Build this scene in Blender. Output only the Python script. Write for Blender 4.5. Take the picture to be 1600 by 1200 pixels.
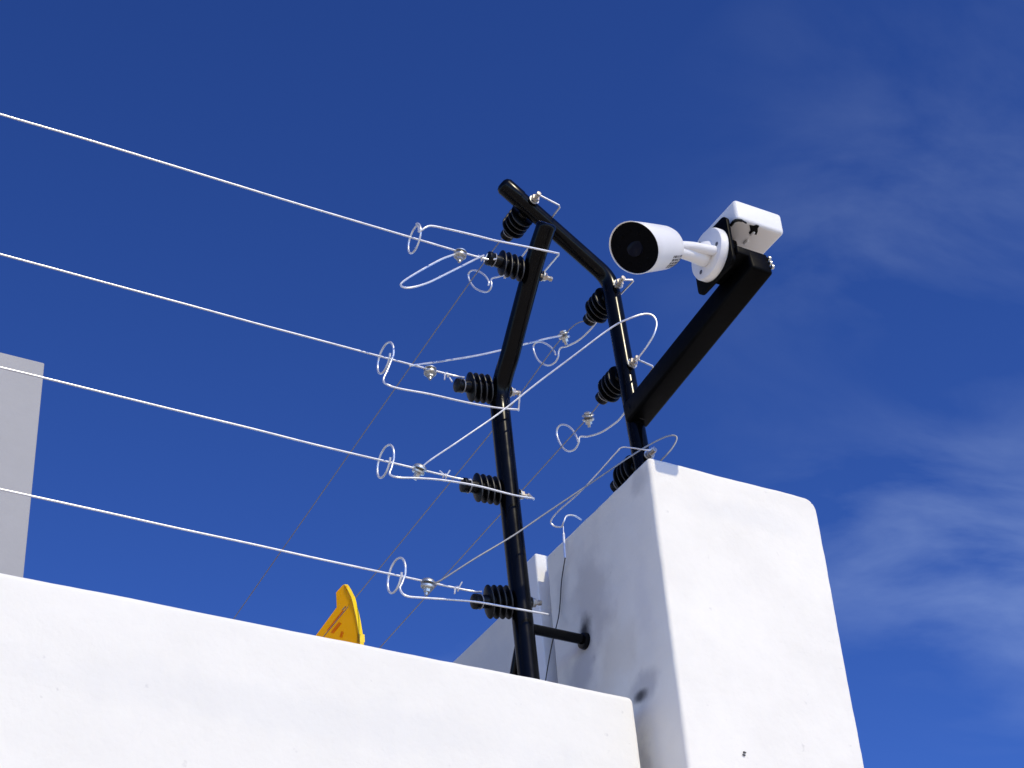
import bpy, bmesh, math, random
from mathutils import Vector, Matrix, Quaternion, noise
R = math.radians
random.seed(7)

for o in list(bpy.data.objects):
    bpy.data.objects.remove(o)
scene = bpy.context.scene
col = scene.collection

# ------------------------------------------------------------------ camera
# world: X runs along the boundary wall, Y goes into the property, Z is up.
F_PX = 2986.0                                   # focal length in px of a 1600 px wide frame
def nrm(v): return Vector(v).normalized()
ZC = nrm((-330, -4080, F_PX)); XC = nrm((6203, 1684, F_PX))
XC = (XC - ZC * XC.dot(ZC)).normalized(); YC = ZC.cross(XC)
EYE = Vector((0, 0, 1.6))                       # eye height of a standing person
cam_d = bpy.data.cameras.new('camera'); cam = bpy.data.objects.new('camera', cam_d); col.objects.link(cam)
cam_d.sensor_width = 36; cam_d.lens = 36 * F_PX / 1600
cam_d.clip_start = 0.05; cam_d.clip_end = 2000
cam.matrix_world = Matrix(((XC.x, -XC.y, -XC.z, EYE.x), (YC.x, -YC.y, -YC.z, EYE.y), (ZC.x, -ZC.y, -ZC.z, EYE.z), (0, 0, 0, 1)))
scene.camera = cam

# ------------------------------------------------------------------ sun, sky, exposure
SUN_EL, SUN_AZ = 42.0, 10.0                     # azimuth: degrees from -Y towards +X
to_sun = Vector((math.sin(R(SUN_AZ)) * math.cos(R(SUN_EL)), -math.cos(R(SUN_AZ)) * math.cos(R(SUN_EL)), math.sin(R(SUN_EL))))
sd = bpy.data.lights.new('sun', 'SUN'); sd.energy = 3.0; sd.angle = R(0.53); sd.color = (1.0, 0.895, 0.64)
so = bpy.data.objects.new('sun', sd); col.objects.link(so)
so.rotation_euler = to_sun.to_track_quat('Z', 'Y').to_euler(); so.location = (2, -6, 9)

w = bpy.data.worlds.new('World'); scene.world = w; w.use_nodes = True
nt = w.node_tree; nt.nodes.clear()
def N(t, **k):
    n = nt.nodes.new(t)
    for a, b in k.items(): setattr(n, a, b)
    return n
def L(a, b): nt.links.new(a, b)
out = N('ShaderNodeOutputWorld'); bg = N('ShaderNodeBackground'); bg.inputs['Strength'].default_value = 0.15
sky = N('ShaderNodeTexSky', sky_type='NISHITA', sun_disc=False)
sky.sun_elevation = R(SUN_EL); sky.sun_rotation = R(180 - SUN_AZ)
sky.altitude = 1800; sky.air_density = 0.9; sky.dust_density = 0.8; sky.ozone_density = 3.0
hs = N('ShaderNodeHueSaturation'); hs.inputs['Hue'].default_value = 0.513; hs.inputs['Saturation'].default_value = 1.105; hs.inputs['Value'].default_value = 0.76
gm = N('ShaderNodeGamma'); gm.inputs['Gamma'].default_value = 1.4
L(sky.outputs[0], gm.inputs['Color']); L(gm.outputs[0], hs.inputs['Color'])
# thin high cloud, projected on a flat layer overhead
tc = N('ShaderNodeTexCoord'); sep = N('ShaderNodeSeparateXYZ'); L(tc.outputs['Generated'], sep.inputs[0])
mz = N('ShaderNodeMath', operation='MAXIMUM'); L(sep.outputs[2], mz.inputs[0]); mz.inputs[1].default_value = 0.06
dx = N('ShaderNodeMath', operation='DIVIDE'); L(sep.outputs[0], dx.inputs[0]); L(mz.outputs[0], dx.inputs[1])
dy = N('ShaderNodeMath', operation='DIVIDE'); L(sep.outputs[1], dy.inputs[0]); L(mz.outputs[0], dy.inputs[1])
cmb = N('ShaderNodeCombineXYZ'); L(dx.outputs[0], cmb.inputs[0]); L(dy.outputs[0], cmb.inputs[1])
mp = N('ShaderNodeMapping'); mp.inputs['Rotation'].default_value = (0, 0, R(35)); mp.inputs['Scale'].default_value = (1.0, 1.7, 1.0)
mp.inputs['Location'].default_value = (3.35, 1.2, 0.0)
L(cmb.outputs[0], mp.inputs['Vector'])
n1 = N('ShaderNodeTexNoise'); n1.inputs['Scale'].default_value = 3.0; n1.inputs['Detail'].default_value = 9; n1.inputs['Roughness'].default_value = 0.55; n1.inputs['Distortion'].default_value = 0.5
n2 = N('ShaderNodeTexNoise'); n2.inputs['Scale'].default_value = 1.0; n2.inputs['Detail'].default_value = 2
mp2 = N('ShaderNodeMapping'); mp2.inputs['Location'].default_value = (6.3, 18.4, 6.0)
L(cmb.outputs[0], mp2.inputs['Vector'])
L(mp.outputs[0], n1.inputs['Vector']); L(mp2.outputs[0], n2.inputs['Vector'])
r1 = N('ShaderNodeMapRange'); r1.inputs['From Min'].default_value = 0.42; r1.inputs['From Max'].default_value = 0.80; L(n1.outputs[0], r1.inputs['Value'])
r2 = N('ShaderNodeMapRange'); r2.inputs['From Min'].default_value = 0.50; r2.inputs['From Max'].default_value = 0.72; L(n2.outputs[0], r2.inputs['Value'])
mm = N('ShaderNodeMath', operation='MULTIPLY'); L(r1.outputs[0], mm.inputs[0]); L(r2.outputs[0], mm.inputs[1])
ml = N('ShaderNodeMath', operation='MULTIPLY'); L(mm.outputs[0], ml.inputs[0]); ml.inputs[1].default_value = 0.27
mix = N('ShaderNodeMix', data_type='RGBA'); L(ml.outputs[0], mix.inputs['Factor']); L(hs.outputs[0], mix.inputs[6])
mix.inputs[7].default_value = (5.6, 7.0, 9.2, 1)
L(mix.outputs[2], bg.inputs['Color']); L(bg.outputs[0], out.inputs[0])

scene.view_settings.view_transform = 'Standard'; scene.view_settings.look = 'None'
scene.view_settings.exposure = 0.0; scene.view_settings.gamma = 1.0; scene.view_settings.use_curve_mapping = False

# ------------------------------------------------------------------ materials
def newmat(name):
    m = bpy.data.materials.new(name); m.use_nodes = True
    t = m.node_tree; b = t.nodes['Principled BSDF']
    return m, t, b
def nd(t, ty, **k):
    n = t.nodes.new(ty)
    for a, b in k.items(): setattr(n, a, b)
    return n
def simple(name, colr, rough=0.5, metal=0.0, spec=0.5, var=0.12, vscale=40.0, bump=0.0, bscale=120.0):
    m, t, b = newmat(name)
    b.inputs['Metallic'].default_value = metal; b.inputs['Specular IOR Level'].default_value = spec
    g = nd(t, 'ShaderNodeNewGeometry')
    n = nd(t, 'ShaderNodeTexNoise'); n.inputs['Scale'].default_value = vscale; n.inputs['Detail'].default_value = 6
    t.links.new(g.outputs['Position'], n.inputs['Vector'])
    mx = nd(t, 'ShaderNodeMix', data_type='RGBA'); t.links.new(n.outputs[0], mx.inputs['Factor'])
    mx.inputs[6].default_value = (*[c * (1 - var) for c in colr], 1); mx.inputs[7].default_value = (*[min(c * (1 + var), 1) for c in colr], 1)
    t.links.new(mx.outputs[2], b.inputs['Base Color'])
    mr = nd(t, 'ShaderNodeMapRange'); t.links.new(n.outputs[0], mr.inputs['Value'])
    mr.inputs['To Min'].default_value = max(rough - 0.1, 0.03); mr.inputs['To Max'].default_value = min(rough + 0.1, 1)
    t.links.new(mr.outputs[0], b.inputs['Roughness'])
    if bump:
        n3 = nd(t, 'ShaderNodeTexNoise'); n3.inputs['Scale'].default_value = bscale; n3.inputs['Detail'].default_value = 5
        t.links.new(g.outputs['Position'], n3.inputs['Vector'])
        bp = nd(t, 'ShaderNodeBump'); bp.inputs['Strength'].default_value = bump; bp.inputs['Distance'].default_value = 0.002
        t.links.new(n3.outputs[0], bp.inputs['Height']); t.links.new(bp.outputs[0], b.inputs['Normal'])
    return m
def plaster(name, base, stains_and_shade=(), streak=0.075):
    """painted render: base colour, broad mottling, fine specks, trowel relief; stains_and_shade = (centre, radii, colour, strength)"""
    m, t, b = newmat(name); b.inputs['Roughness'].default_value = 0.75; b.inputs['Specular IOR Level'].default_value = 0.25
    lk = t.links.new
    g = nd(t, 'ShaderNodeNewGeometry')
    n = nd(t, 'ShaderNodeTexNoise'); n.inputs['Scale'].default_value = 7; n.inputs['Detail'].default_value = 8; n.inputs['Roughness'].default_value = 0.6
    lk(g.outputs['Position'], n.inputs['Vector'])
    mx = nd(t, 'ShaderNodeMix', data_type='RGBA'); lk(n.outputs[0], mx.inputs['Factor'])
    mx.inputs[6].default_value = (*[c * (1 - streak) for c in base], 1); mx.inputs[7].default_value = (*[min(1, c * (1 + streak)) for c in base], 1)
    cur = mx.outputs[2]
    sp = nd(t, 'ShaderNodeTexNoise'); sp.inputs['Scale'].default_value = 55; sp.inputs['Detail'].default_value = 3
    lk(g.outputs['Position'], sp.inputs['Vector'])
    sr = nd(t, 'ShaderNodeMapRange'); lk(sp.outputs[0], sr.inputs['Value']); sr.inputs['From Min'].default_value = 0.71; sr.inputs['From Max'].default_value = 0.8; sr.inputs['To Max'].default_value = 0.4
    m2 = nd(t, 'ShaderNodeMix', data_type='RGBA'); lk(sr.outputs[0], m2.inputs['Factor']); lk(cur, m2.inputs[6]); m2.inputs[7].default_value = (0.42, 0.4, 0.38, 1)
    cur = m2.outputs[2]
    wob = nd(t, 'ShaderNodeTexNoise'); wob.inputs['Scale'].default_value = 22; wob.inputs['Detail'].default_value = 5
    lk(g.outputs['Position'], wob.inputs['Vector'])
    for (c, rad, colr, s) in stains_and_shade:
        a = nd(t, 'ShaderNodeVectorMath', operation='SUBTRACT'); lk(g.outputs['Position'], a.inputs[0]); a.inputs[1].default_value = c
        d = nd(t, 'ShaderNodeVectorMath', operation='DIVIDE'); lk(a.outputs[0], d.inputs[0]); d.inputs[1].default_value = rad
        ln = nd(t, 'ShaderNodeVectorMath', operation='LENGTH'); lk(d.outputs[0], ln.inputs[0])
        ad = nd(t, 'ShaderNodeMath', operation='MULTIPLY_ADD'); lk(wob.outputs[0], ad.inputs[0]); ad.inputs[1].default_value = 1.5; lk(ln.outputs['Value'], ad.inputs[2])
        mr = nd(t, 'ShaderNodeMapRange', interpolation_type='SMOOTHSTEP'); lk(ad.outputs[0], mr.inputs['Value'])
        mr.inputs['From Min'].default_value = 0.95; mr.inputs['From Max'].default_value = 1.8; mr.inputs['To Min'].default_value = s; mr.inputs['To Max'].default_value = 0
        q = nd(t, 'ShaderNodeMix', data_type='RGBA'); lk(mr.outputs[0], q.inputs['Factor']); lk(cur, q.inputs[6]); q.inputs[7].default_value = (*colr, 1)
        cur = q.outputs[2]
    lk(cur, b.inputs['Base Color'])
    b1 = nd(t, 'ShaderNodeTexNoise'); b1.inputs['Scale'].default_value = 18; b1.inputs['Detail'].default_value = 9; b1.inputs['Roughness'].default_value = 0.62
    lk(g.outputs['Position'], b1.inputs['Vector'])
    bp = nd(t, 'ShaderNodeBump'); bp.inputs['Strength'].default_value = 0.38; bp.inputs['Distance'].default_value = 0.006
    lk(b1.outputs[0], bp.inputs['Height']); lk(bp.outputs[0], b.inputs['Normal'])
    return m

PX0, PX1, PY0, PY1, PZ = 1.4372, 1.7525, 1.9706, 2.2895, 3.2170     # the corner pillar
M = {}
M['wall'] = plaster('white_paint_wall', (0.80, 0.775, 0.71), [((0.9, 2.04, 2.72), (0.5, 0.1, 0.05), (0.70, 0.69, 0.66), 0.35), ((1.25, 2.04, 2.62), (0.12, 0.1, 0.1), (0.72, 0.71, 0.68), 0.4)])
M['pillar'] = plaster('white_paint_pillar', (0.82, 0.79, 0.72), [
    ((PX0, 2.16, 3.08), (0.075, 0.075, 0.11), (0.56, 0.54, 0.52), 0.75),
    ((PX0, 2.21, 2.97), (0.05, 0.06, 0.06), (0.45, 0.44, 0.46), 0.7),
    ((PX0, 2.11, 2.94), (0.05, 0.075, 0.075), (0.70, 0.63, 0.52), 0.45),
    ((PX0, 2.03, 2.99), (0.05, 0.03, 0.09), (0.68, 0.66, 0.65), 0.4),
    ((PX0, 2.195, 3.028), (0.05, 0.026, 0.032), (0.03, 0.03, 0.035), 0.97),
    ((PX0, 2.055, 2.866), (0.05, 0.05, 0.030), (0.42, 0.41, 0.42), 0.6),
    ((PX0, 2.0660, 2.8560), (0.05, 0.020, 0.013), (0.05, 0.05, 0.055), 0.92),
    ((PX0, 2.070, 2.40), (0.05, 0.030, 0.48), (0.40, 0.40, 0.43), 0.7),  # shade inside the wall joint, painted as a tall grey strip
    ((PX0, 2.0, 3.19), (0.05, 0.03, 0.03), (0.5, 0.49, 0.47), 0.6),
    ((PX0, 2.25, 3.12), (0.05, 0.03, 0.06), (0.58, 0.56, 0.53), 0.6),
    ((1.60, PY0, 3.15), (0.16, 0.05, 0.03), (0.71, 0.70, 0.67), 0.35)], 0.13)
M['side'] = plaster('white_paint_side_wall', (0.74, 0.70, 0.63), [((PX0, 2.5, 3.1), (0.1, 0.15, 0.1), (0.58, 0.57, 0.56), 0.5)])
M['pier'] = plaster('white_paint_pier', (0.82, 0.82, 0.82))
M['house'] = plaster('grey_house', (0.345, 0.34, 0.345))  # one even grey for all the house walls
M['mortar'] = plaster('grey_mortar', (0.50, 0.49, 0.48))
M['black'] = simple('black_enamel', (0.0015, 0.0015, 0.0017), 0.2, spec=0.16, var=0.3, bump=0.04, bscale=60)
M['black_box'] = simple('black_satin_enamel', (0.0015, 0.0015, 0.0017), 0.42, spec=0.05, var=0.3, bump=0.2, bscale=90)
M['rubber'] = simple('black_polymer', (0.003, 0.003, 0.0033), 0.36, spec=0.22, var=0.2)
M['rim'] = simple('paler_polymer', (0.022, 0.022, 0.023), 0.4, spec=0.4, var=0.3, vscale=60)  # rim bands somewhat paler than the black sheds
M['zinc'] = simple('galvanised_wire', (0.84, 0.84, 0.86), 0.33, metal=0.62, var=0.22, vscale=70)
M['dull'] = simple('weathered_wire', (0.30, 0.30, 0.31), 0.5, metal=0.4, var=0.15, vscale=90)
M['steel'] = simple('zinc_plated_bolt', (0.62, 0.62, 0.58), 0.33, metal=0.8, var=0.25, vscale=200)
M['brass'] = simple('yellow_zinc_bolt', (0.56, 0.50, 0.42), 0.36, metal=0.75, var=0.25, vscale=200)
M['white'] = simple('white_powder_coat', (0.80, 0.79, 0.78), 0.38, spec=0.4, var=0.03)
M['plastic'] = simple('white_box_plastic', (0.82, 0.815, 0.80), 0.42, spec=0.4, var=0.03)
M['glassblack'] = simple('dark_front_glass', (0.003, 0.003, 0.004), 0.22, spec=0.012, var=0.1)
M['lens'] = simple('coated_lens', (0.006, 0.007, 0.014), 0.12, spec=0.05, var=0.1)
M['led'] = simple('infrared_led', (0.0035, 0.0035, 0.004), 0.25, spec=0.012)
M['screw'] = simple('dark_screw', (0.16, 0.155, 0.15), 0.4, metal=0.7)
M['yellow'] = simple('yellow_sign_plastic', (0.95, 0.56, 0.004), 0.5, spec=0.1, var=0.05)
M['yellow_rim'] = simple('yellow_sign_edge', (0.92, 0.62, 0.012), 0.45, spec=0.2, var=0.05)
def translucent(mat, amount, colr):
    t = mat.node_tree; b = t.nodes['Principled BSDF']; o = [n for n in t.nodes if n.type == 'OUTPUT_MATERIAL'][0]
    tr = nd(t, 'ShaderNodeBsdfTranslucent'); tr.inputs['Color'].default_value = (*colr, 1)
    mx = nd(t, 'ShaderNodeMixShader'); mx.inputs[0].default_value = amount
    t.links.new(b.outputs[0], mx.inputs[1]); t.links.new(tr.outputs[0], mx.inputs[2]); t.links.new(mx.outputs[0], o.inputs[0])
translucent(M['yellow'], 0.8, (1.0, 0.66, 0.004))
M['signprint'] = simple('brown_sign_print', (0.90, 0.51, 0.004), 0.5, spec=0.1)
translucent(M['signprint'], 0.8, (0.95, 0.59, 0.003))
M['cable'] = simple('black_cable', (0.02, 0.02, 0.022), 0.5)
M['print'] = simple('grey_label_print', (0.09, 0.085, 0.085), 0.6)
M['ground'] = plaster('pale_concrete_ground', (0.60, 0.52, 0.41), (), 0.12)

# ------------------------------------------------------------------ geometry helpers
def at(x, y, X=None, Y=None, Z=None):
    """point of the sight line through a photograph pixel on a given upright or level plane of the place"""
    c = Vector(((x - 800) / F_PX, (y - 600) / F_PX, 1)); r = Vector((XC.dot(c), YC.dot(c), ZC.dot(c)))
    t = X / r.x if X is not None else (Y / r.y if Y is not None else (Z - EYE.z) / r.z)
    return EYE + r * t

class MB:
    def __init__(s): s.v = []; s.f = []; s.sm = []
    def add(s, vs, fs, smooth=True):
        o = len(s.v); s.v += [Vector(p) for p in vs]; s.f += [[i + o for i in f] for f in fs]; s.sm += [smooth] * len(fs); return s
    def tube(s, pts, r, n=12, closed=False, caps=True):
        pts = [Vector(p) for p in pts]; m = len(pts); rr = r if isinstance(r, (list, tuple)) else [r] * m
        tan = []
        for i in range(m):
            a = pts[(i - 1) % m] if (closed or i) else pts[0]; b = pts[(i + 1) % m] if (closed or i < m - 1) else pts[-1]
            tan.append((b - a).normalized())
        ref = Vector((0, 0, 1)) if abs(tan[0].z) < 0.9 else Vector((1, 0, 0))
        u = tan[0].cross(ref).normalized(); vs = []; fs = []
        for i in range(m):
            if i:
                q = tan[i - 1].rotation_difference(tan[i]); u = q @ u
            u = (u - tan[i] * u.dot(tan[i])).normalized(); v = tan[i].cross(u)
            for k in range(n):
                a = 2 * math.pi * k / n; vs.append(pts[i] + (u * math.cos(a) + v * math.sin(a)) * rr[i])
        for i in range(m if closed else m - 1):
            j = (i + 1) % m
            for k in range(n):
                l = (k + 1) % n; fs.append((i * n + k, i * n + l, j * n + l, j * n + k))
        if caps and not closed:
            fs.append(tuple(range(n - 1, -1, -1))); fs.append(tuple((m - 1) * n + k for k in range(n)))
        return s.add(vs, fs)
    def lathe(s, org, axis, prof, n=32, shear=None):
        """prof = [(along, radius)]; radius 0 closes with a pole"""
        org = Vector(org); ax = Vector(axis).normalized(); ref = Vector((0, 0, 1)) if abs(ax.z) < 0.95 else Vector((1, 0, 0))
        up = (ref - ax * ref.dot(ax)).normalized(); rt = ax.cross(up); vs = []; fs = []
        for (a, r) in prof:
            for k in range(n):
                t = 2 * math.pi * k / n; q = up * math.cos(t) + rt * math.sin(t)
                vs.append(org + ax * (a + (shear * math.cos(t) * r / 0.038 if shear and a > 0.09 else 0)) + q * max(r, 1e-5))
        for i in range(len(prof) - 1):
            for k in range(n):
                l = (k + 1) % n; fs.append((i * n + k, (i + 1) * n + k, (i + 1) * n + l, i * n + l))
        fs.append(tuple(range(n))); fs.append(tuple((len(prof) - 1) * n + k for k in range(n - 1, -1, -1)))
        return s.add(vs, fs)
    def flat(s, k):
        for v in s.v: v.y *= k
        return s
    def rbox(s, c, size, r=0.003, rot=None, seg=3):
        """box with rounded edges, centred at c"""
        h = Vector(size) / 2; rot = rot or Matrix.Identity(3)
        bm = bmesh.new(); bmesh.ops.create_cube(bm, size=1.0)
        for v in bm.verts: v.co = Vector((v.co.x * size[0], v.co.y * size[1], v.co.z * size[2]))
        if r > 0: bmesh.ops.bevel(bm, geom=list(bm.edges), offset=r, segments=seg, profile=0.5, affect='EDGES')
        bm.verts.ensure_lookup_table()
        vs = [Vector(c) + rot @ v.co for v in bm.verts]; fs = [[v.index for v in f.verts] for f in bm.faces]; bm.free()
        return s.add(vs, fs)
    def prism(s, outline, thick):
        """outline = list of 3D points in one plane, extruded by vector thick"""
        n = len(outline); a = [Vector(p) for p in outline]; b = [p + Vector(thick) for p in a]
        fs = [tuple(range(n)), tuple(range(2 * n - 1, n - 1, -1))] + [(i, i + n, (i + 1) % n + n, (i + 1) % n) for i in range(n)]
        return s.add(a + b, fs, False)
    def build(s, name, mat, parent=None, bevel=0.0):
        off = Vector((0, 0, 0)); p = parent
        while p is not None: off += p.location; p = p.parent
        me = bpy.data.meshes.new(name); me.from_pydata([v - off for v in s.v], [], s.f)
        me.polygons.foreach_set('use_smooth', s.sm); me.update()
        bm = bmesh.new(); bm.from_mesh(me); bmesh.ops.recalc_face_normals(bm, faces=bm.faces)
        if bevel: bmesh.ops.bevel(bm, geom=list(bm.edges), offset=bevel, segments=2, profile=0.5, affect='EDGES')
        bm.to_mesh(me); bm.free()
        me.set_sharp_from_angle(angle=R(38))
        me.materials.append(M[mat]); o = bpy.data.objects.new(name, me); col.objects.link(o)
        if parent: o.parent = parent
        return o
def tag(o, label, cat=None, group=None):
    o['label'] = label
    if cat: o['category'] = cat
    if group: o['group'] = group
    return o
def thing(name, loc, label, cat, group=None):
    o = bpy.data.objects.new(name, None); o.empty_display_size = 0.05; col.objects.link(o); o.location = loc
    return tag(o, label, cat, group)
def copy_tree(o, parent=None):
    c = o.copy(); col.objects.link(c); c.parent = parent
    for ch in list(o.children): copy_tree(ch, c)
    return c
def smooth(pts, k=8):
    """Catmull-Rom curve through the points"""
    p = [Vector(q) for q in pts]; p = [p[0] * 2 - p[1]] + p + [p[-1] * 2 - p[-2]]; o = []
    for i in range(1, len(p) - 2):
        a, b, c, d = p[i - 1:i + 3]
        for j in range(k):
            t = j / k; o.append(0.5 * ((2 * b) + (c - a) * t + (2 * a - 5 * b + 4 * c - d) * t * t + (3 * b - a - 3 * c + d) * t ** 3))
    return o + [p[-2]]
def cushion(lo, hi, rad, cuts, amp=0.0015, seed=0.0):
    """masonry block: fine grid box with worn round edges and an uneven trowelled face.
       rad(p) gives the edge radius, cuts = sorted grid coordinates per axis"""
    lo = Vector(lo); hi = Vector(hi); mb = MB(); idx = {}
    def vert(i, j, k):
        key = (i, j, k)
        if key not in idx:
            p = Vector((cuts[0][i], cuts[1][j], cuts[2][k])); r = rad(p)
            q = Vector([min(max(p[a], lo[a] + r), hi[a] - r) for a in range(3)]); d = p - q
            if d.length > 1e-9: p = q + d.normalized() * r
            nn = d.normalized() if d.length > 1e-9 else Vector((0, 0, 0))
            s1 = noise.fractal(p * 5 + Vector((seed, 0, 0)), 1.0, 2.0, 3); s2 = noise.noise(p * 45 + Vector((0, seed, 0)))
            edge = sum(1 for a in range(3) if p[a] < lo[a] + r * 1.2 or p[a] > hi[a] - r * 1.2)
            e = 1.0 if edge < 2 else 1.5
            p = p + nn * (s1 * amp + s2 * amp * 0.35 * e)
            idx[key] = len(mb.v); mb.v.append(p)
        return idx[key]
    n = [len(c) - 1 for c in cuts]
    def face(*q): mb.f.append([vert(*x) for x in q]); mb.sm.append(True)
    for i in range(n[0]):
        for j in range(n[1]):
            face((i, j, n[2]), (i + 1, j, n[2]), (i + 1, j + 1, n[2]), (i, j + 1, n[2])); face((i, j, 0), (i, j + 1, 0), (i + 1, j + 1, 0), (i + 1, j, 0))
    for i in range(n[0]):
        for k in range(n[2]):
            face((i, 0, k), (i + 1, 0, k), (i + 1, 0, k + 1), (i, 0, k + 1)); face((i, n[1], k), (i, n[1], k + 1), (i + 1, n[1], k + 1), (i + 1, n[1], k))
    for j in range(n[1]):
        for k in range(n[2]):
            face((0, j, k), (0, j, k + 1), (0, j + 1, k + 1), (0, j + 1, k)); face((n[0], j, k), (n[0], j + 1, k), (n[0], j + 1, k + 1), (n[0], j, k + 1))
    return mb
def grid(lo, hi, step, r, far=None, fine=None):
    """grid coordinates with extra lines in the rounded edge zones; optional coarse stretch before 'fine'"""
    c = {lo, hi}
    for k in range(1, 6): c.add(lo + r * k / 5); c.add(hi - r * k / 5)
    a = lo + r
    if fine is not None:
        while a < fine - far: a += far; c.add(a)
        a = fine
    c.add(a)
    while a < hi - r - step * 0.5: a += step; c.add(min(a, hi - r))
    c = sorted(c); o = [c[0]]
    for x in c[1:]:
        if x - o[-1] > 1e-5: o.append(x)
    return o

# ------------------------------------------------------------------ ground
g = MB().add([(-300, -300, 0), (300, -300, 0), (300, 300, 0), (-300, 300, 0)], [(0, 1, 2, 3)], False).build('ground', 'ground'); g['kind'] = 'structure'

# ------------------------------------------------------------------ masonry
WY0, WY1, WX1, WZ = 2.040, 2.290, 1.4095, 2.8385
def wall_rad(p): return 0.010
b = cushion((-7, WY0, 0), (WX1, WY1, WZ), wall_rad, (grid(-7, WX1, 0.02, 0.01, 0.5, 0.2), grid(WY0, WY1, 0.03, 0.01), grid(0, WZ, 0.02, 0.01, 0.3, 2.3)), 0.0009, 3.1)
wl = b.build('boundary_wall', 'wall'); tag(wl, 'long low white painted wall running to the left below the wires', 'wall')
# filling set back in the joint between wall and pillar
mo = MB().rbox(((WX1 + PX0) / 2, 2.185, 1.41), (PX0 - WX1 + 0.006, 0.20, 2.82), 0.004).build('joint_filler', 'mortar', wl)

def pil_rad(p): return 0.0065
b = cushion((PX0, PY0, 0), (PX1, PY1, PZ), pil_rad, (sorted(set(grid(PX0, PX1, 0.009, 0.0065) + [PX1 - 0.04 + 0.004 * k for k in range(9)])), grid(PY0, PY1, 0.012, 0.0065), sorted(set(grid(0, PZ, 0.012, 0.0065, 0.3, 2.5) + [PZ - 0.04 + 0.004 * k for k in range(9)]))), 0.0013, 11.0)
RC = 0.022                                      # worn round top corner on the right
for v in b.v:
    ddx, ddz = v.x - (PX1 - RC), v.z - (PZ - RC)
    if ddx > 0 and ddz > 0:
        k = max(ddx, ddz) / math.hypot(ddx, ddz); v.x, v.z = PX1 - RC + ddx * k, PZ - RC + ddz * k
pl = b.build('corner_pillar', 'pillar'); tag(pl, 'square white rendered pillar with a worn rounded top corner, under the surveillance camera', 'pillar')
for (x, y, a) in ((1163.5, 1175.5, 0.3), (1162.5, 1179.5, 0.45)):
    p = at(x, y, Y=PY0 - 0.001)
    MB().rbox(p, (0.0045, 0.003, 0.0016), 0.0006, Matrix.Rotation(a, 3, 'Y'), 2).build('nail_head', 'screw', pl)

b = cushion((PX0 - 0.001, 2.3190, 0), (PX1, 2.352, 3.2400), lambda p: 0.003, (grid(PX0 - 0.001, PX1, 0.02, 0.003), grid(2.3190, 2.352, 0.01, 0.003), grid(0, 3.24, 0.02, 0.003, 0.3, 2.7)), 0.0008, 5.0)
tag(b.build('slab_pier', 'pier'), 'thin white slab standing upright just behind the corner pillar, its tip sunlit', 'pier')
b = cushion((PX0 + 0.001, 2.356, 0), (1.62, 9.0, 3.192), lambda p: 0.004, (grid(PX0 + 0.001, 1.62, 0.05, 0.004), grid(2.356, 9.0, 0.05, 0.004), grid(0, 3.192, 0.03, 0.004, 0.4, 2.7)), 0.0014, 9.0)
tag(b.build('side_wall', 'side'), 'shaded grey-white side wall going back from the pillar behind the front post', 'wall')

# far house: walls with a parapet round a sunken roof
HY = 6.0
tr = at(70, 567, Y=HY); HX1, HZ = tr.x, tr.z
hs_ = thing('house', (HX1 - 3, HY, 0), 'plain grey flat-roofed building beyond the wall at the left edge', 'building')
t_ = 0.18
MB().rbox((HX1 - 3, HY + t_ / 2, HZ / 2), (6, t_, HZ), 0.006).build('wall', 'house', hs_)
MB().rbox((HX1 - t_ / 2, HY + 3, HZ / 2), (t_, 6 - 2 * t_ - 0.004, HZ - 0.003), 0.006).build('wall', 'house', hs_)
MB().rbox((HX1 - 6 + t_ / 2, HY + 3, HZ / 2), (t_, 6 - 2 * t_ - 0.004, HZ - 0.003), 0.006).build('wall', 'house', hs_)
MB().rbox((HX1 - 3, HY + 6 - t_ / 2, HZ / 2), (6, t_, HZ), 0.006).build('wall', 'house', hs_)
MB().rbox((HX1 - 3, HY + 3, HZ - 0.5), (6 - 2 * t_ - 0.004, 6 - 2 * t_ - 0.004, 0.2), 0.004).build('roof', 'mortar', hs_)

# ------------------------------------------------------------------ front fence post
def bend(a, b, c, r=0.05, k=8):
    """round the corner at b"""
    a, b, c = Vector(a), Vector(b), Vector(c); p = b + (a - b).normalized() * r; q = b + (c - b).normalized() * r
    return [a] + [(p * (1 - t) ** 2 + b * 2 * t * (1 - t) + q * t * t) for t in [i / k for i in range(k + 1)]] + [c]
AX, AY, AR = 1.3284, 2.195, 0.0165
AU = 1.3185                                     # the post leans a little: its upper part stands further left
lo_ = at(825, 1047, Y=AY); mid_ = at(784.5, 669, Y=AY); a_base = lo_ + (lo_ - mid_) * 0.22
post = thing('fence_post', (AX, AY, WZ), 'black bent tube fence post rising from behind the low white wall', 'fence post', 'bent black fence posts')
a_path = [a_base] + smooth([lo_, mid_, at(781.8, 631, X=AU), at(782.5, 608, X=AU), at(788, 584, X=AU), at(796.5, 556, X=AU), at(811, 500, X=AU), at(835, 410, X=AU), at(853, 354, X=AU)], 6)
a_top = a_path[-1]; d_ = (a_path[-1] - a_path[-2]).normalized()
def post_x(z):
    for p, q in zip(a_path, a_path[1:]):
        if p.z <= z <= q.z: return p.lerp(q, (z - p.z) / (q.z - p.z))
    return a_top
MB().tube(a_path, AR, 28).build('tube', 'black', post)
MB().lathe(a_top - d_ * 0.002, d_, [(0, AR + 0.0006), (0.004, AR + 0.0006), (0.0075, AR - 0.002), (0.0085, AR - 0.006), (0.0087, 0)], 28).build('end_cap', 'black', post)
MB().tube([(AX + 0.010, AY, 3.0135), (PX0 - 0.006, AY, 3.0135)], 0.0082, 16).build('brace', 'black', post)
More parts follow.
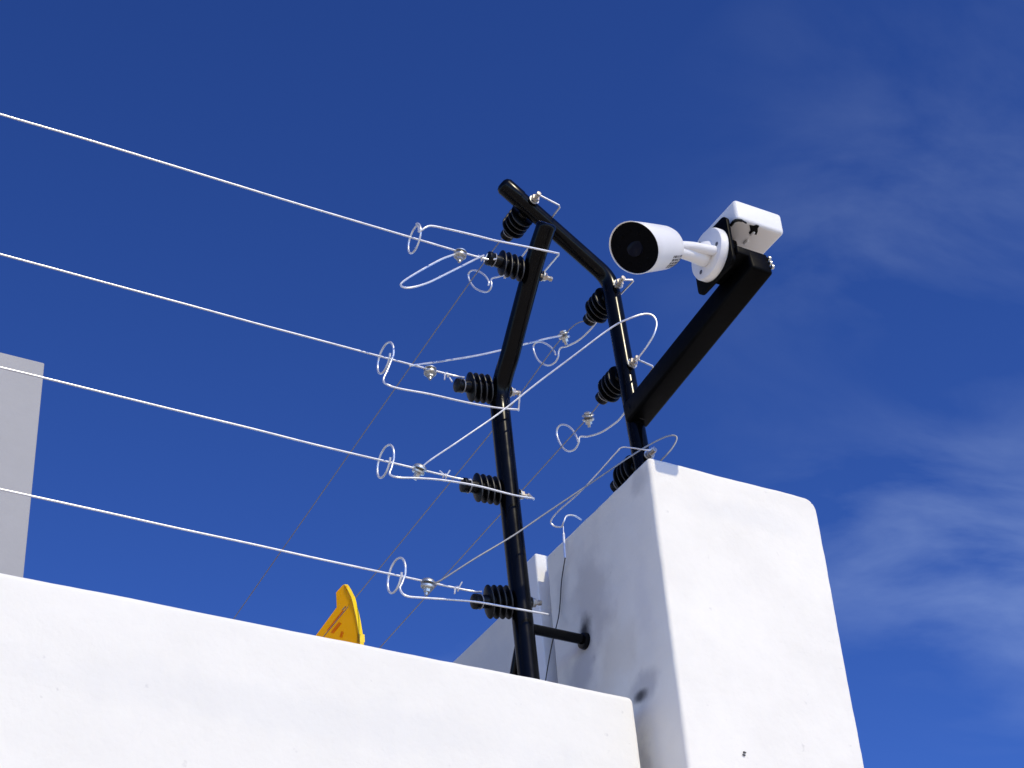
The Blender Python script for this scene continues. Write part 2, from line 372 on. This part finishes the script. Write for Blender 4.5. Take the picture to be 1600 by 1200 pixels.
MB().lathe((PX0 - 0.0085, AY, 3.0115), (1, 0, 0), [(0, 0.009), (0.001, 0.0125), (0.0065, 0.0135), (0.0085, 0.0135)], 20).build('brace_foot', 'black', post)
p0 = Vector((AX - 0.006, AY + 0.006, 2.990)); p1 = Vector((AX - 0.012, AY + 0.075, WZ + 0.004))
MB().tube([p0, p1], 0.0072, 14).build('strut', 'black', post)
MB().rbox((AX, AY, WZ + 0.003), (0.09, 0.09, 0.006), 0.0015).build('base_plate', 'black', post)

# ------------------------------------------------------------------ pillar post
BX, BR = 1.511, 0.0151
b_base = Vector((BX, 2.084, PZ - 0.008)); b_knee = Vector((BX - 0.002, 2.116, 3.700)); b_top = at(793, 295, Y=2.116)
post2 = thing('fence_post', (BX, 2.084, PZ), 'black bent tube fence post on top of the pillar, leaning over to the left', 'fence post', 'bent black fence posts')
MB().tube(bend(b_base, b_knee, b_top, 0.024, 12), BR, 28).build('tube', 'black', post2)
d2 = (b_top - b_knee).normalized()
MB().lathe(b_top - d2 * 0.028, d2, [(0, BR + 0.0002), (0.001, BR + 0.0011), (0.034, BR + 0.0011), (0.040, BR - 0.0022), (0.0425, BR - 0.007), (0.043, 0)], 28).build('end_cap', 'black', post2)
MB().rbox((BX, 2.084, PZ + 0.0035), (0.07, 0.07, 0.006), 0.0015).build('base_plate', 'black', post2)

# ------------------------------------------------------------------ camera bracket
br = thing('camera_bracket', (BX, 2.09, 3.40), 'thick black square arm jutting from the pillar post to hold the camera', 'bracket')
e0 = Vector((1.511, 2.098, 3.393)); e1 = Vector((1.511, 1.721, 3.439))
dv = (e1 - e0).normalized(); rotA = Matrix((Vector((1, 0, 0)), -dv, Vector((1, 0, 0)).cross(-dv))).transposed()
MB().rbox((e0 + e1) / 2, (0.0405, (e1 - e0).length, 0.0405), 0.0055, rotA).build('arm', 'black_box', br)
MB().rbox((1.4900, 1.785, 3.482), (0.034, 0.05, 0.056), 0.004).build('riser', 'black_box', br)
ring_ = [Vector((sx * 0.0192, 0, sz * 0.0192)) for sx, sz in ((-.88, -.88), (0, -1), (.88, -.88), (1, 0), (.88, .88), (0, 1), (-.88, .88), (-1, 0))]
MB().tube([e0 + dv * 0.020 + rotA @ p for p in ring_], 0.0022, 8, True).build('weld_bead', 'black', br)
# upright mounting plate with rounded corners on the arm's left side
def rrect(y0, y1, z0, z1, r, k=6):
    o = []
    for (cy, cz, a0) in ((y1 - r, z1 - r, 0), (y0 + r, z1 - r, 90), (y0 + r, z0 + r, 180), (y1 - r, z0 + r, 270)):
        for i in range(k + 1):
            a = R(a0 + 90 * i / k); o.append((cy + r * math.cos(a), cz + r * math.sin(a)))
    return o
MB().prism([(1.4645, y, z) for (y, z) in rrect(1.728, 1.824, 3.428, 3.524, 0.013)], (0.006, 0, 0)).build('mounting_plate', 'black_box', br, 0.0008)
MB().rbox((1.4995, 1.762, 3.4515), (0.057, 0.078, 0.016), 0.003).build('top_flange', 'black_box', br)
MB().rbox((1.4815, 1.772, 3.452), (0.024, 0.05, 0.018), 0.003).build('plate_lug', 'black_box', br)
for (x, y) in ((1200.5, 404), (1202.5, 411), (1205.5, 417)):
    MB().lathe(at(x, y, X=1.529), (1, -0.25, 0), [(0, 0.0038), (0.003, 0.0038), (0.0045, 0.0022), (0.0047, 0)], 10).build('bolt', 'steel', br)

# ------------------------------------------------------------------ junction box
jb = thing('junction_box', (1.5225, 1.77, 3.512), 'white plastic box with rounded edges on the raised end of the black arm', 'box')
body = MB().rbox((1.5235, 1.770, 3.532), (0.090, 0.104, 0.041), 0.0065, None, 4).build('housing', 'plastic', jb)
zt = 3.5107
def under(pts): return [at(x, y, Z=zt) for (x, y) in pts]
MB().prism(under([(1171, 352), (1178, 353), (1182, 351.5), (1186.5, 353), (1184, 357), (1184, 362), (1182, 367), (1178, 366), (1176.5, 363), (1171.5, 366), (1170, 364), (1172.5, 360)]), (0, 0, 0.0006)).build('torn_patch', 'black_box', body)
MB().tube(smooth([at(1142, 352, Z=zt - .002), at(1147, 346, Z=zt - .002), at(1153, 344.2, Z=zt - .002), at(1160, 345.2, Z=zt - .002), at(1166, 348.5, Z=zt - .001)]), [0.0026] * 16 + [0.0022] * 8 + [0.0014] * 9, 8).build('gasket_lip', 'rubber', body)
for (xa, ya, xb, yb) in ((1172.5, 368.5, 1179, 362.5), (1162, 382, 1169, 375)):
    pa, pb = at(xa, ya, Z=zt - .001), at(xb, yb, Z=zt - .001)
    MB().tube([pa, pa.lerp(pb, .1), pa.lerp(pb, .5), pa.lerp(pb, .9), pb], [0.0008, 0.0020, 0.0024, 0.0020, 0.0008], 10).build('screw_boss', 'plastic', body)

# ------------------------------------------------------------------ security camera
D = Vector((1.4585, 1.7735, 3.474))
cc = thing('security_camera', D, 'white bullet surveillance camera with a black round front pointing down left', 'camera')
base = MB().lathe(D + Vector((0.006, 0, 0)), (-1, 0, 0), [(0, 0.0425), (0.009, 0.0425), (0.0125, 0.0405), (0.0135, 0.036), (0.0140, 0.020), (0.022, 0.0165), (0.027, 0.010), (0.028, 0)], 48).build('base', 'white', cc)
for a in (68, 188, 308):
    q = D + Vector((-0.0074, math.cos(R(a)) * 0.030, math.sin(R(a)) * 0.030))
    MB().lathe(q, (-1, 0, 0), [(0, 0.0036), (0.0006, 0.0036), (0.0012, 0.0026), (0.0012, 0)], 12).build('screw', 'screw', base)
U = Vector((-0.859, -0.264, -0.508)).normalized()
vdir = (D - EYE).normalized()
rear = EYE + (at(1048, 387, Y=1.0) - EYE).normalized() * ((D - EYE).length - 0.072)
nk0 = at(1111, 390, X=D.x - 0.014)
MB().tube(smooth([nk0 + Vector((0.006, 0, 0)), nk0 + Vector((-0.006, 0, -0.002)), nk0.lerp(rear, 0.5) + Vector((0, 0, 0.004)), rear + Vector((0, 0, 0.004)) + U * 0.010], 6), 0.0078, 20).build('neck', 'white', cc)
kn = D.lerp(rear, 0.50) + Vector((0, 0, -0.007))
MB().tube([D + Vector((-0.012, 0, -0.008)), D.lerp(rear, 0.3) + Vector((0, 0, -0.008)), kn, rear + Vector((0, 0, -0.004))], [0.016, 0.0135, 0.0105, 0.0085], 20).build('knuckle', 'white', cc)
shell_prof = [(0, 0.012), (0.0005, 0.018), (0.003, 0.0232), (0.008, 0.0275), (0.015, 0.0308), (0.025, 0.0332), (0.050, 0.0352), (0.080, 0.0372), (0.106, 0.0390), (0.1068, 0.0386), (0.1060, 0.0378), (0.1035, 0.0374)]
MB().lathe(rear, U, shell_prof, 64, 0.011).build('shell', 'white', cc)
fr = MB().lathe(rear, U, [(0.1015, 0.0376), (0.1042, 0.0376), (0.1044, 0.030), (0.1044, 0.0150), (0.1044, 0.006), (0.1044, 0)], 56, 0.011).build('front_plate', 'glassblack', cc)
upv = (Vector((0, 0, 1)) - U * U.z).normalized(); rtv = U.cross(upv)
MB().lathe(rear, U, [(0.1000, 0.0132), (0.1052, 0.0130), (0.1060, 0.0118), (0.1064, 0.0100), (0.1074, 0.006), (0.1078, 0)], 32).build('lens', 'lens', fr)
for k in range(10):
    t = 2 * math.pi * (k + 0.5) / 10; q = rear + U * (0.1036 + 0.011 * 0.0245 / 0.038 * math.cos(t)) + (upv * math.cos(t) + rtv * math.sin(t)) * 0.0245
    MB().lathe(q, U, [(0, 0.0030), (0.0010, 0.0030), (0.0016, 0.0018), (0.0017, 0)], 10).build('infrared_led', 'led', fr)
# rating label: bars of grey print on the shell's lower left flank
def on_shell(s, ang, lift=0.0002):
    pr = shell_prof[:9]
    for (s0, r0), (s1, r1) in zip(pr, pr[1:]):
        if s0 <= s <= s1: rad = r0 + (r1 - r0) * (s - s0) / (s1 - s0); break
    return rear + U * s + (upv * math.cos(ang) + rtv * math.sin(ang)) * (rad + lift)
view_side = math.atan2(-(rear - EYE).dot(rtv), -(rear - EYE).dot(upv))
lb = MB(); rnd = random.Random(3)
lab_rows = []
for row in range(5):
    s = 0.012 + 0.002 * (row % 2)
    while s < 0.046:
        ln = rnd.choice((0.002, 0.003, 0.005, 0.007))
        lab_rows.append((row, s, min(s + ln, 0.048))); s += ln + rnd.choice((0.0007, 0.0012, 0.0018))
bot = 1 if rtv.dot(Vector((0, 0, 1))) < 0 else -1
def ang_at(k):           # k: 0 = facing the street viewer, 1 = straight down
    d_view = -(rear - EYE).normalized(); d_view = (d_view - U * d_view.dot(U)).normalized(); dn = -upv
    d = (d_view * (1 - k) + dn * k).normalized(); return math.atan2(d.dot(rtv), d.dot(upv))
for (row, s0, s1) in lab_rows:
    k0 = 0.34 + row * 0.14; k1 = k0 + 0.10
    lb.add([on_shell(s0, ang_at(k0)), on_shell(s1, ang_at(k0)), on_shell(s1, ang_at(k1)), on_shell(s0, ang_at(k1))], [(0, 1, 2, 3)])
lb.build('label_print', 'print', cc)

# ------------------------------------------------------------------ insulators
def make_insulator(name, label, group, k_flat):
    """local +X points away from the post, the bolt goes back through it"""
    o = thing(name, (0, 0, 0), label, 'insulator', group)
    MB().lathe((0, 0, 0), (1, 0, 0), [(0.002, 0.009), (0.004, 0.0102), (0.042, 0.0100), (0.048, 0.0108), (0.054, 0.0100), (0.057, 0.0098), (0.060, 0.0105), (0.063, 0.0122), (0.068, 0.0118), (0.0700, 0.008), (0.0704, 0)], 24).build('core', 'rubber', o)
    for k in range(4):
        x = 0.0060 + k * 0.0110
        MB().lathe((0, 0, 0), (1, 0, 0), [(x, 0.0112), (x + 0.0004, 0.0150), (x + 0.0006, 0.0252), (x + 0.0010, 0.0262), (x + 0.0032, 0.0262), (x + 0.0035, 0.0256), (x + 0.0054, 0.0140), (x + 0.0060, 0.0100)], 40).flat(k_flat).build('shed', 'rubber', o)
        MB().tube([Vector((x + 0.0021, 0.0256 * math.cos(t), 0.0256 * math.sin(t))) for t in [2 * math.pi * i / 40 for i in range(40)]], 0.00122, 8, True).flat(k_flat).build('rim', 'rim', o)
    MB().tube([(-0.052, 0, 0), (0.004, 0, 0)], 0.0036, 12).build('bolt', 'brass', o)
    MB().lathe((-0.042, 0, 0), (1, 0, 0), [(0, 0.004), (0.0002, 0.0072), (0.0054, 0.0072), (0.0056, 0.004)], 6).build('nut', 'brass', o)
    MB().lathe((-0.0355, 0, 0), (1, 0, 0), [(0, 0.004), (0.0002, 0.0092), (0.0018, 0.0092), (0.002, 0.004)], 18).build('washer', 'steel', o)
    MB().lathe((-0.0520, 0, 0), (1, 0, 0), [(-0.001, 0), (-0.0008, 0.004), (0.0034, 0.0045), (0.0036, 0)], 12).build('bolt_end', 'brass', o)
    # wire saddle on the outer knob
    MB().tube([Vector((0.0572, 0.0112 * math.cos(t), 0.0112 * math.sin(t))) for t in [2 * math.pi * i / 20 for i in range(20)]], 0.0011, 8, True).build('wire_ring', 'dull', o)
    return o
GI = 'black ribbed insulators'
ZW = [3.6131, 3.4596, 3.2573, 3.0560]          # heights of the four front wires
AYS = [at(831, 420, X=AU).y, AY, AY, AY]; ZW[0] = at(0, 178, Y=AYS[0]).z
ins_lab = ['black ribbed insulator highest on the front post, wired to the topmost long wire',
           'black ribbed insulator on the front post at its bend, on the second wire',
           'black ribbed insulator with bright lit rims on the front post, on the third wire',
           'black ribbed insulator lowest on the front post, beside the wall top']
proto = make_insulator('insulator', ins_lab[0], GI, 0.58)
droop = [(-2, 6), (9, -8), (4, 4), (11, -12)]
for i in range(4):
    o = proto if i == 0 else copy_tree(proto)
    o['label'] = ins_lab[i]
    dz = [0.003, -0.006, -0.004, -0.003][i]
    o.location = (post_x(ZW[i]).x - AR + 0.001, AYS[i], ZW[i] + dz)
    o.rotation_euler = (Matrix.Rotation(math.pi, 4, 'Z') @ Matrix.Rotation(R(droop[i][0]), 4, 'Y') @ Matrix.Rotation(R(droop[i][1]), 4, 'X')).to_euler()
ins_lab2 = ['black ribbed insulator hanging under the leaning top of the pillar post',
            'black ribbed insulator just below the bend of the pillar post',
            'black ribbed insulator on the pillar post level with the root of the black arm',
            'black ribbed insulator almost hidden behind the top edge of the pillar']
B_at = [at(838, 318, Y=2.09), at(953, 436, Y=2.09), at(984, 573, Y=2.08), Vector((BX, 2.072, 3.300))]
bx = [b_knee.lerp(b_top, (B_at[0].x - b_knee.x) / (b_top.x - b_knee.x)), Vector((BX - 0.002, 2.112, 3.668)), Vector((BX, 2.104, 3.492)), Vector((BX, 2.090, 3.300))]
for i in range(4):
    o = make_insulator('insulator', ins_lab2[0], GI, 0.82) if i == 0 else copy_tree(proto2)
    if i == 0: proto2 = o
    o['label'] = ins_lab2[i]
    o.location = bx[i] + Vector((0, BR - 0.001, 0))
    o.rotation_euler = (Matrix.Rotation(math.pi / 2, 4, 'Z') @ Matrix.Rotation(R([2, 4, 3, 0][i]), 4, 'Y') @ Matrix.Rotation(R([8, -6, 10, 0][i]), 4, 'X')).to_euler()

# ------------------------------------------------------------------ wires
WR = 0.00165
def wrap(a, d, r, turns, pitch, n=10):
    """coil of wire round the line a + t*d"""
    d = Vector(d).normalized(); ref = Vector((0, 0, 1)); u = d.cross(ref).normalized(); v = d.cross(u)
    return [Vector(a) + d * pitch * t / n + (u * math.cos(2 * math.pi * t / n) + v * math.sin(2 * math.pi * t / n)) * r for t in range(int(turns * n) + 1)]
wire_lab = ['topmost long bright wire of the front fence', 'second long wire from the top of the front fence',
            'third long wire from the top of the front fence', 'lowest long wire, just above the white wall']
tip_x = [post_x(z).x - AR - 0.058 for z in ZW]
for i in range(4):
    z, y = ZW[i], AYS[i]
    pts = [Vector((-7.0, y, z + 0.004)), Vector((-3.5, y, z - 0.006)), Vector((0.0, y, z)), Vector((0.6, y, z)), Vector((1.12, y, z + 0.0005)), Vector((tip_x[i] - 0.02, y - 0.003, z - 0.001)), Vector((tip_x[i] + 0.001, y - 0.0115, z - [0.002, 0.006, 0.004, 0.003][i]))]
    rk = random.Random(40 + i); pts[2:4] = [Vector((x, y + rk.uniform(-.0005, .0005), z + rk.uniform(-.0006, .0006))) for x in [0.0 + 0.11 * q for q in range(10)]]
    wo = MB().tube(smooth(pts, 6), WR, 10).build('fence_wire', 'zinc'); tag(wo, wire_lab[i], 'wire', 'long wires of the front fence')
    # twisted tail near the insulator
    xx = tip_x[i] - [0.012, 0.020, 0.034, 0.030][i]
    cw = wrap((xx - 0.010, y, z), (1, 0, 0), 0.0031, 1.6, 0.005)
    cw = [cw[0] + Vector((-0.004, -0.004 * (1 if i % 2 else -1), [0.006, -0.018, 0.008, -0.014][i]))] + cw + [cw[-1] + Vector((0.004, -0.006, [0.010, -0.017, 0.009, 0.010][i]))]
    MB().tube(smooth(cw, 3), 0.0013, 8).build('twisted_end', 'zinc', wo)
    if i == 0:
        lp = [at(712, 397, Y=y), at(690, 405, Y=y - .004), at(655, 424, Y=y - .012), at(630, 440, Y=y - .02), at(627, 447, Y=y - .025), at(640, 449.5, Y=y - .03), at(668, 442, Y=y - .03), at(705, 424, Y=y - .022), at(743, 405, Y=y - .012), at(756, 399, Y=y - .008)]
        MB().tube(smooth(lp, 6), 0.0017, 8).build('wire_tail', 'zinc', wo)

# side fence wires, going back from the pillar post
side = []
S = [bx[0] + Vector((0, 0.074, -0.004)), bx[1] + Vector((0, 0.074, -0.006)), bx[2] + Vector((0, 0.074, -0.006))]
ends = [((735, 440), (370, 960), 1.36), ((770, 672), (575, 910), 1.5), ((870, 706), (600, 1005), 1.5)]
side_lab = ['thin dark wire slanting down from the leaning post top, leftmost of the three',
            'thin dark wire slanting down to the yellow sign', 'thin wire slanting down to the wall just left of the front post']
pc2 = at(881, 524, X=S[1].x + 0.004); pc3 = at(919, 652, X=S[2].x + 0.004)
for i in range(3):
    m = at(*ends[i][0], X=S[i].x + 0.004); e = at(*ends[i][1], X=S[i].x + 0.004); far = e + (e - m).normalized() * 4.2
    far.z = max(far.z, 3.3)
    side.append((S[i], m, e))
    tag(MB().tube(smooth([S[i]] + ([], [pc2], [pc3])[i] + [m, e, far], 6), 0.00105, 8).build('fence_wire', 'dull'), side_lab[i], 'wire', 'thin wires of the side fence')

# ------------------------------------------------------------------ line clamps
def make_clamp(label, loc, rot, dome=False):
    o = thing('line_clamp', (0, 0, 0), label, 'wire clamp', 'bolted wire clamps')
    MB().lathe((0, 0, 0), (0, 0, 1), [(0.0022, 0), (0.0022, 0.0105), (0.0036, 0.0108), (0.0046, 0.0100), (0.0050, 0.0072), (0.0050, 0)] if not dome else [(0.0016, 0), (0.0016, 0.0115), (0.0032, 0.0115), (0.0066, 0.0092), (0.0088, 0.0052), (0.0092, 0)], 24).build('upper_washer', 'steel', o)
    MB().lathe((0, 0, 0), (0, 0, 1), [(-0.0064, 0), (-0.0064, 0.0090), (-0.0052, 0.0104), (-0.0022, 0.0104), (-0.0022, 0)], 24).build('lower_washer', 'steel', o)
    MB().lathe((0, 0, 0.0), (0, 0, 1), [(-0.0062, 0), (-0.006, 0.0070), (0.006, 0.0070), (0.0062, 0)], 6).build('spacer', 'screw', o)
    if not dome: MB().lathe((0, 0, 0.0048), (0, 0, 1), [(0, 0), (0, 0.0062), (0.0036, 0.0060), (0.0046, 0.004), (0.0047, 0)], 6).build('bolt_head', 'steel', o)
    MB().lathe((0, 0, -0.0122), (0, 0, 1), [(0, 0), (0, 0.0056), (0.0058, 0.0056), (0.0058, 0)], 6).build('nut', 'steel', o)
    MB().tube([(0, 0, -0.0175), (0, 0, -0.011)], 0.0028, 10).build('thread', 'steel', o)
    o.location = loc; o.rotation_euler = [R(a) for a in rot]; return o
cl = []
for i, (px, py, rot, dome, lab) in enumerate([
        (719, 397, (4, 6, 20), False, 'small bolted wire clamp on the topmost wire, where the loose loop starts'),
        (672, 580, (-3, 4, 0), False, 'small bolted wire clamp with bright bolt head on the second wire'),
        (655, 734, (28, 14, 0), True, 'small domed wire clamp tilted forward on the third wire'),
        (668.5, 913, (12, 6, 0), True, 'small domed wire clamp on the lowest wire')]):
    p = at(px, py, Y=AYS[i]); cl.append(make_clamp(lab, p, rot, dome))
make_clamp('small wire clamp on the side wire below the bend of the pillar post', pc2, (25, -30, 0))
make_clamp('small wire clamp on the side wire beside the root of the black arm', pc3, (30, -35, 10))

# ------------------------------------------------------------------ wire guides (rod with a ring round the wire)
def ring(c, ax, r, a0, a1, n=22, drift=0.0):
    """arc round the wire; angle 0 = up, positive towards -Y (front fence) / +X (side fence)"""
    c = Vector(c); ax = Vector(ax).normalized(); up = Vector((0, 0, 1)); up = (up - ax * up.dot(ax)).normalized(); sdv = up.cross(ax)
    return [c + (up * math.cos(R(a0 + (a1 - a0) * t / n)) + sdv * math.sin(R(a0 + (a1 - a0) * t / n))) * r + ax * drift * t / n for t in range(n + 1)]
GG = 'rods with a ring round the wire'
GRp = 0.00172
guides = [
    (1, (646, 371), 0.0245, [(655, 362), (664, 356), (674, 353), (700, 358), (745, 368.5), (775, 376), (820, 385), (873, 396)], (850, 425), 'bright rod with a ring at the top wire, reaching across the front post'),
    (2, (599, 565), 0.0265, [(599, 594), (607, 602), (628, 608), (672, 616), (730, 629), (775, 637), (810, 640)], (796, 612), 'bright rod with a ring on the second wire, ending at the post bend'),
    (3, (599, 729), 0.0265, [(609, 741), (622, 746), (650, 747), (690, 750), (745, 759), (800, 773), (834, 779)], (818, 770), 'bright rod with a ring on the third wire, crossing a lit insulator'),
    (4, (616, 907), 0.0270, [(625, 920), (634, 931), (660, 934), (705, 937), (745, 940.5), (800, 950), (856, 960)], (836, 955), 'bright rod with a ring on the lowest wire'),
]
for (i, c, rr, path, endp, lab) in guides:
    y = AYS[i - 1]; cpt = at(*c, Y=y); cpt.z = ZW[i - 1]
    yf = y - 0.030 if i > 1 else y - 0.058
    if i == 1: arc = ring(cpt, (-1, 0, 0), rr, -330, 20, 30, -0.004)
    else: arc = ring(cpt, (-1, 0, 0), rr, -250, 115, 34, -0.006)
    tail = [at(*q, Y=yf + (0.006 if k == 0 else 0)) for k, q in enumerate(path)]
    last = Vector((post_x(ZW[i - 1]).x + AR + 0.020, y, at(*endp, Y=y).z))
    if i == 1: last = at(*endp, X=AU + AR + 0.022)
    arc_end = arc[-1]
    pts = arc + smooth([arc_end.lerp(tail[0], 0.6)] + tail, 5) + [tail[-1] + Vector((0.0025, 0.004, 0.0015)), last]
    tag(MB().tube(pts, GRp, 10).build('wire_guide', 'zinc'), lab, 'wire guide', GG)
# side fence guides: from the bolt on the street side round the post's right, back to the ring
sgs = [
    (0, [(768, 436), (768, 447), (763.5, 454.5), (755, 456), (742, 450), (733.5, 438), (732, 428), (738, 422.5), (748, 424), (758, 431), (763.5, 440), (763, 446)], [(792, 431), (788, 430), (777, 433)], 'rod with a round ring between the front post and the topmost wire loop'),
    (1, [(873, 549), (872, 558), (866, 567), (855, 571), (842, 564), (835, 551), (833.5, 541), (838, 535), (848, 535), (859, 541), (866, 549), (868, 554)], [(942, 489), (925, 512), (905, 531), (886, 541), (877, 543)], 'rod with a round ring between the two posts, higher one'),
    (2, [(905, 685), (904, 692), (898, 702), (888, 705), (879, 699), (871, 683), (870.5, 671), (876, 664), (885, 664.5), (894, 671), (900, 681), (903, 689)], [(972, 650), (957, 664), (938, 676), (918, 682), (908, 682)], 'rod with a round ring between the two posts, lower one'),
]
for (i, rng, path, lab) in sgs:
    X0 = side[i][0].x + (0.0 if i else 0.012); arc = [at(*q, X=X0 + 0.010 - 0.007 * k / len(rng)) for k, q in enumerate(rng)]
    bolt = bx[i] + Vector((0, -0.036, 0.0))
    xo = 0.034
    elbow = bolt + Vector((xo, -0.004, 0.003 if i != 0 else 0.0))
    if i == 0: elbow = at(876, 322, Y=bolt.y - 0.004)
    if i == 1: elbow = at(991, 437.5, Y=bolt.y - 0.004)
    if i == 2: elbow = at(1022, 573, Y=bolt.y - 0.004)
    tail = [at(*q, X=X0 + 0.022 - 0.012 * k / len(path)) for k, q in enumerate(path)]
    back = elbow.lerp(tail[0], 0.5)
    pts = [bolt, elbow - (elbow - bolt).normalized() * 0.003, elbow + (back - elbow).normalized() * 0.003] + smooth([elbow.lerp(tail[0], 0.15), back] + tail + arc, 5)
    tag(MB().tube(pts, 0.0017, 10).build('wire_guide', 'zinc'), lab, 'wire guide', GG)
# lowest one by the pillar top, sprung loose
xx = PX0 - 0.012
pts = [bx[3] + Vector((0, -0.036, 0.006)), at(1012, 703, Y=2.045), at(988, 700, Y=2.05), at(972, 699, Y=2.06), at(962, 708, Y=2.07), at(938, 735, Y=2.10), at(905, 770, Y=2.15), at(873, 798, Y=2.20), at(861, 814, Y=2.22), at(866, 822, Y=2.22), at(877, 823, Y=2.21), at(881, 815, Y=2.20), at(886, 806, Y=2.20), at(898, 806, Y=2.20), at(908, 812, Y=2.21)]
tag(MB().tube(smooth(pts, 6), 0.0014, 8).build('wire_guide', 'zinc'), 'bent thin rod springing from the pillar post base to a hook beside the pillar', 'wire guide', GG)
# bright strap below it
tag(MB().tube(smooth([at(880, 822, X=xx), at(880.5, 832, X=xx), at(881, 840, X=xx), at(882, 856, X=xx), at(883, 872, X=xx)], 4), [0.0009] * 5 + [0.0022] * 12, 8).build('wire_hook', 'zinc'), 'short bright wire hook hanging on the shaded side of the pillar', 'hook')
tag(MB().tube(smooth([at(883, 872, X=xx), at(880, 890, X=PX0 - .004), at(877, 912, X=PX0 - .004), at(875.5, 938, X=PX0 - .004), at(873, 962, X=PX0 - .006), at(868, 984, X=PX0 - .03), at(863, 1004, X=PX0 - .03), at(858, 1030, X=PX0 - .02), at(853, 1060, X=PX0 - .02), at(850, 1085, X=PX0 - .02)], 6), 0.0009, 8).build('cable', 'cable'), 'thin black cable dangling down beside the pillar behind the brace', 'cable')

# ------------------------------------------------------------------ jumper wires between the two fences
j1 = [at(640, 571.5, Y=AY), at(652, 570, Y=AY - .002), at(690, 564.5, Y=AY + .01), at(745, 555.5, Y=AY + .03), at(800, 543, Y=AY + .04), at(850, 530, Y=AY + .06), pc2]
tag(MB().tube(smooth(j1, 6), 0.0017, 8).build('jumper_wire', 'zinc'), 'straight link wire from the second front wire past the post to the side clamp', 'wire', 'link wires between the fences')
j2 = [at(657, 735, Y=AY), at(668, 722, Y=AY - .01), at(720, 687, Y=AY - .03), at(780, 645.5, Y=2.145), at(840, 598, Y=2.12), at(900, 553, Y=2.085), at(955, 512, Y=2.055), at(985, 497, Y=2.035), at(1008, 490.5, Y=2.025), at(1021, 494, Y=2.02), at(1026, 506, Y=2.02), at(1021, 524, Y=2.025), at(1008, 545, Y=2.04), at(993, 564, Y=2.06)]
tag(MB().tube(smooth(j2, 6), [0.0012 + 0.0004 * min(1, k / 40) for k in range(13 * 6 + 1)], 8).build('jumper_wire', 'zinc'), 'bright link wire crossing both posts and curling back in a big hook', 'wire', 'link wires between the fences')
j3 = [at(675, 912, Y=AY), at(690, 906, Y=AY - .01), at(740, 874, Y=AY - .03), at(800, 838, Y=2.15), at(850, 804, Y=2.13), at(920, 757, Y=2.09), at(985, 713, Y=2.055), at(1020, 692, Y=2.04), at(1043, 681.5, Y=2.03), at(1055, 681, Y=2.03), at(1057, 688, Y=2.03), at(1049, 702, Y=2.035), at(1036, 716, Y=2.045), at(1024, 728, Y=2.06)]
tag(MB().tube(smooth(j3, 6), 0.0014, 8).build('jumper_wire', 'dull'), 'dull link wire from the lowest wire to a loop above the pillar top', 'wire', 'link wires between the fences')

# ------------------------------------------------------------------ warning sign on the side fence
SX = side[1][0].x - 0.004
SN = Vector((math.cos(R(14)), -math.sin(R(14)), 0)); SP = at(548, 935, X=SX)      # sign plane, turned a little on the wire
def sg(x, y):
    a = at(x, y, X=1.0) - EYE; return EYE + a * ((SP - EYE).dot(SN) / a.dot(SN))
top = sg(536, 914); rgt = sg(560, 1000); sh = sg(526, 949); lft = sg(496, 990)
y_near = sg(549, 952).y; z_sh = sg(536, 935).z
ws = thing('warning_sign', (SX, lft.y, 3.30), 'yellow plastic sign hanging on a side wire, its top showing above the wall', 'sign')
n_, f_ = sg(558, 985), sg(496, 990)
outl = [sg(540, 915.5), sg(536, 913.5), sg(525, 926), sg(526, 949)]
slope_end = sg(480, 1011); low1 = slope_end + Vector((0, 0, -0.20)); low0 = sg(562, 1003) + Vector((0, 0, -0.20))
outl += [sg(496, 989.5), slope_end, low1, low0, sg(562, 1003), sg(560.5, 992), sg(557, 970), sg(551, 943), sg(548.5, 934)]
pn = MB().prism(outl, SN * 0.003).build('panel', 'yellow', ws)
# raised rim down the near edge, stepping at the clip
rim = [sg(537.5, 914), sg(542, 921), sg(548.5, 934), sg(551, 943), sg(557, 970), sg(560.5, 992), sg(562, 1003), low0]
mbr = MB()
for a, b_ in zip(rim, rim[1:]):
    mbr.prism([a, b_, b_ + SN.cross(Vector((0, 0, 1))) * 0.003, a + SN.cross(Vector((0, 0, 1))) * 0.003], SN * 0.008)
mbr.build('rim', 'yellow_rim', ws)
MB().prism([sg(558.5, 990), sg(558.5, 1003), sg(562.5, 1003), sg(562, 991)], SN * 0.010).build('clip', 'yellow_rim', ws)
MB().prism([p - SN * 0.0024 for p in (sg(536, 952.5), sg(541.5, 947), sg(541, 949.5), sg(537, 953.5))], SN * 0.001).build('slot', 'screw', pn)
for (xa, ya, xb, yb, t) in ((511, 985, 535.5, 953.5, 2.6), (517, 988, 530, 972, 4.2), (531, 995, 534, 986, 3.5)):
    a, b_ = sg(xa, ya), sg(xb, yb)
    MB().prism([p - SN * 0.0010 for p in (a, b_, sg(xb + t, yb + t * .5), sg(xa + t, ya + t * .5))], SN * 0.0008).build('embossed_line', 'signprint', pn)
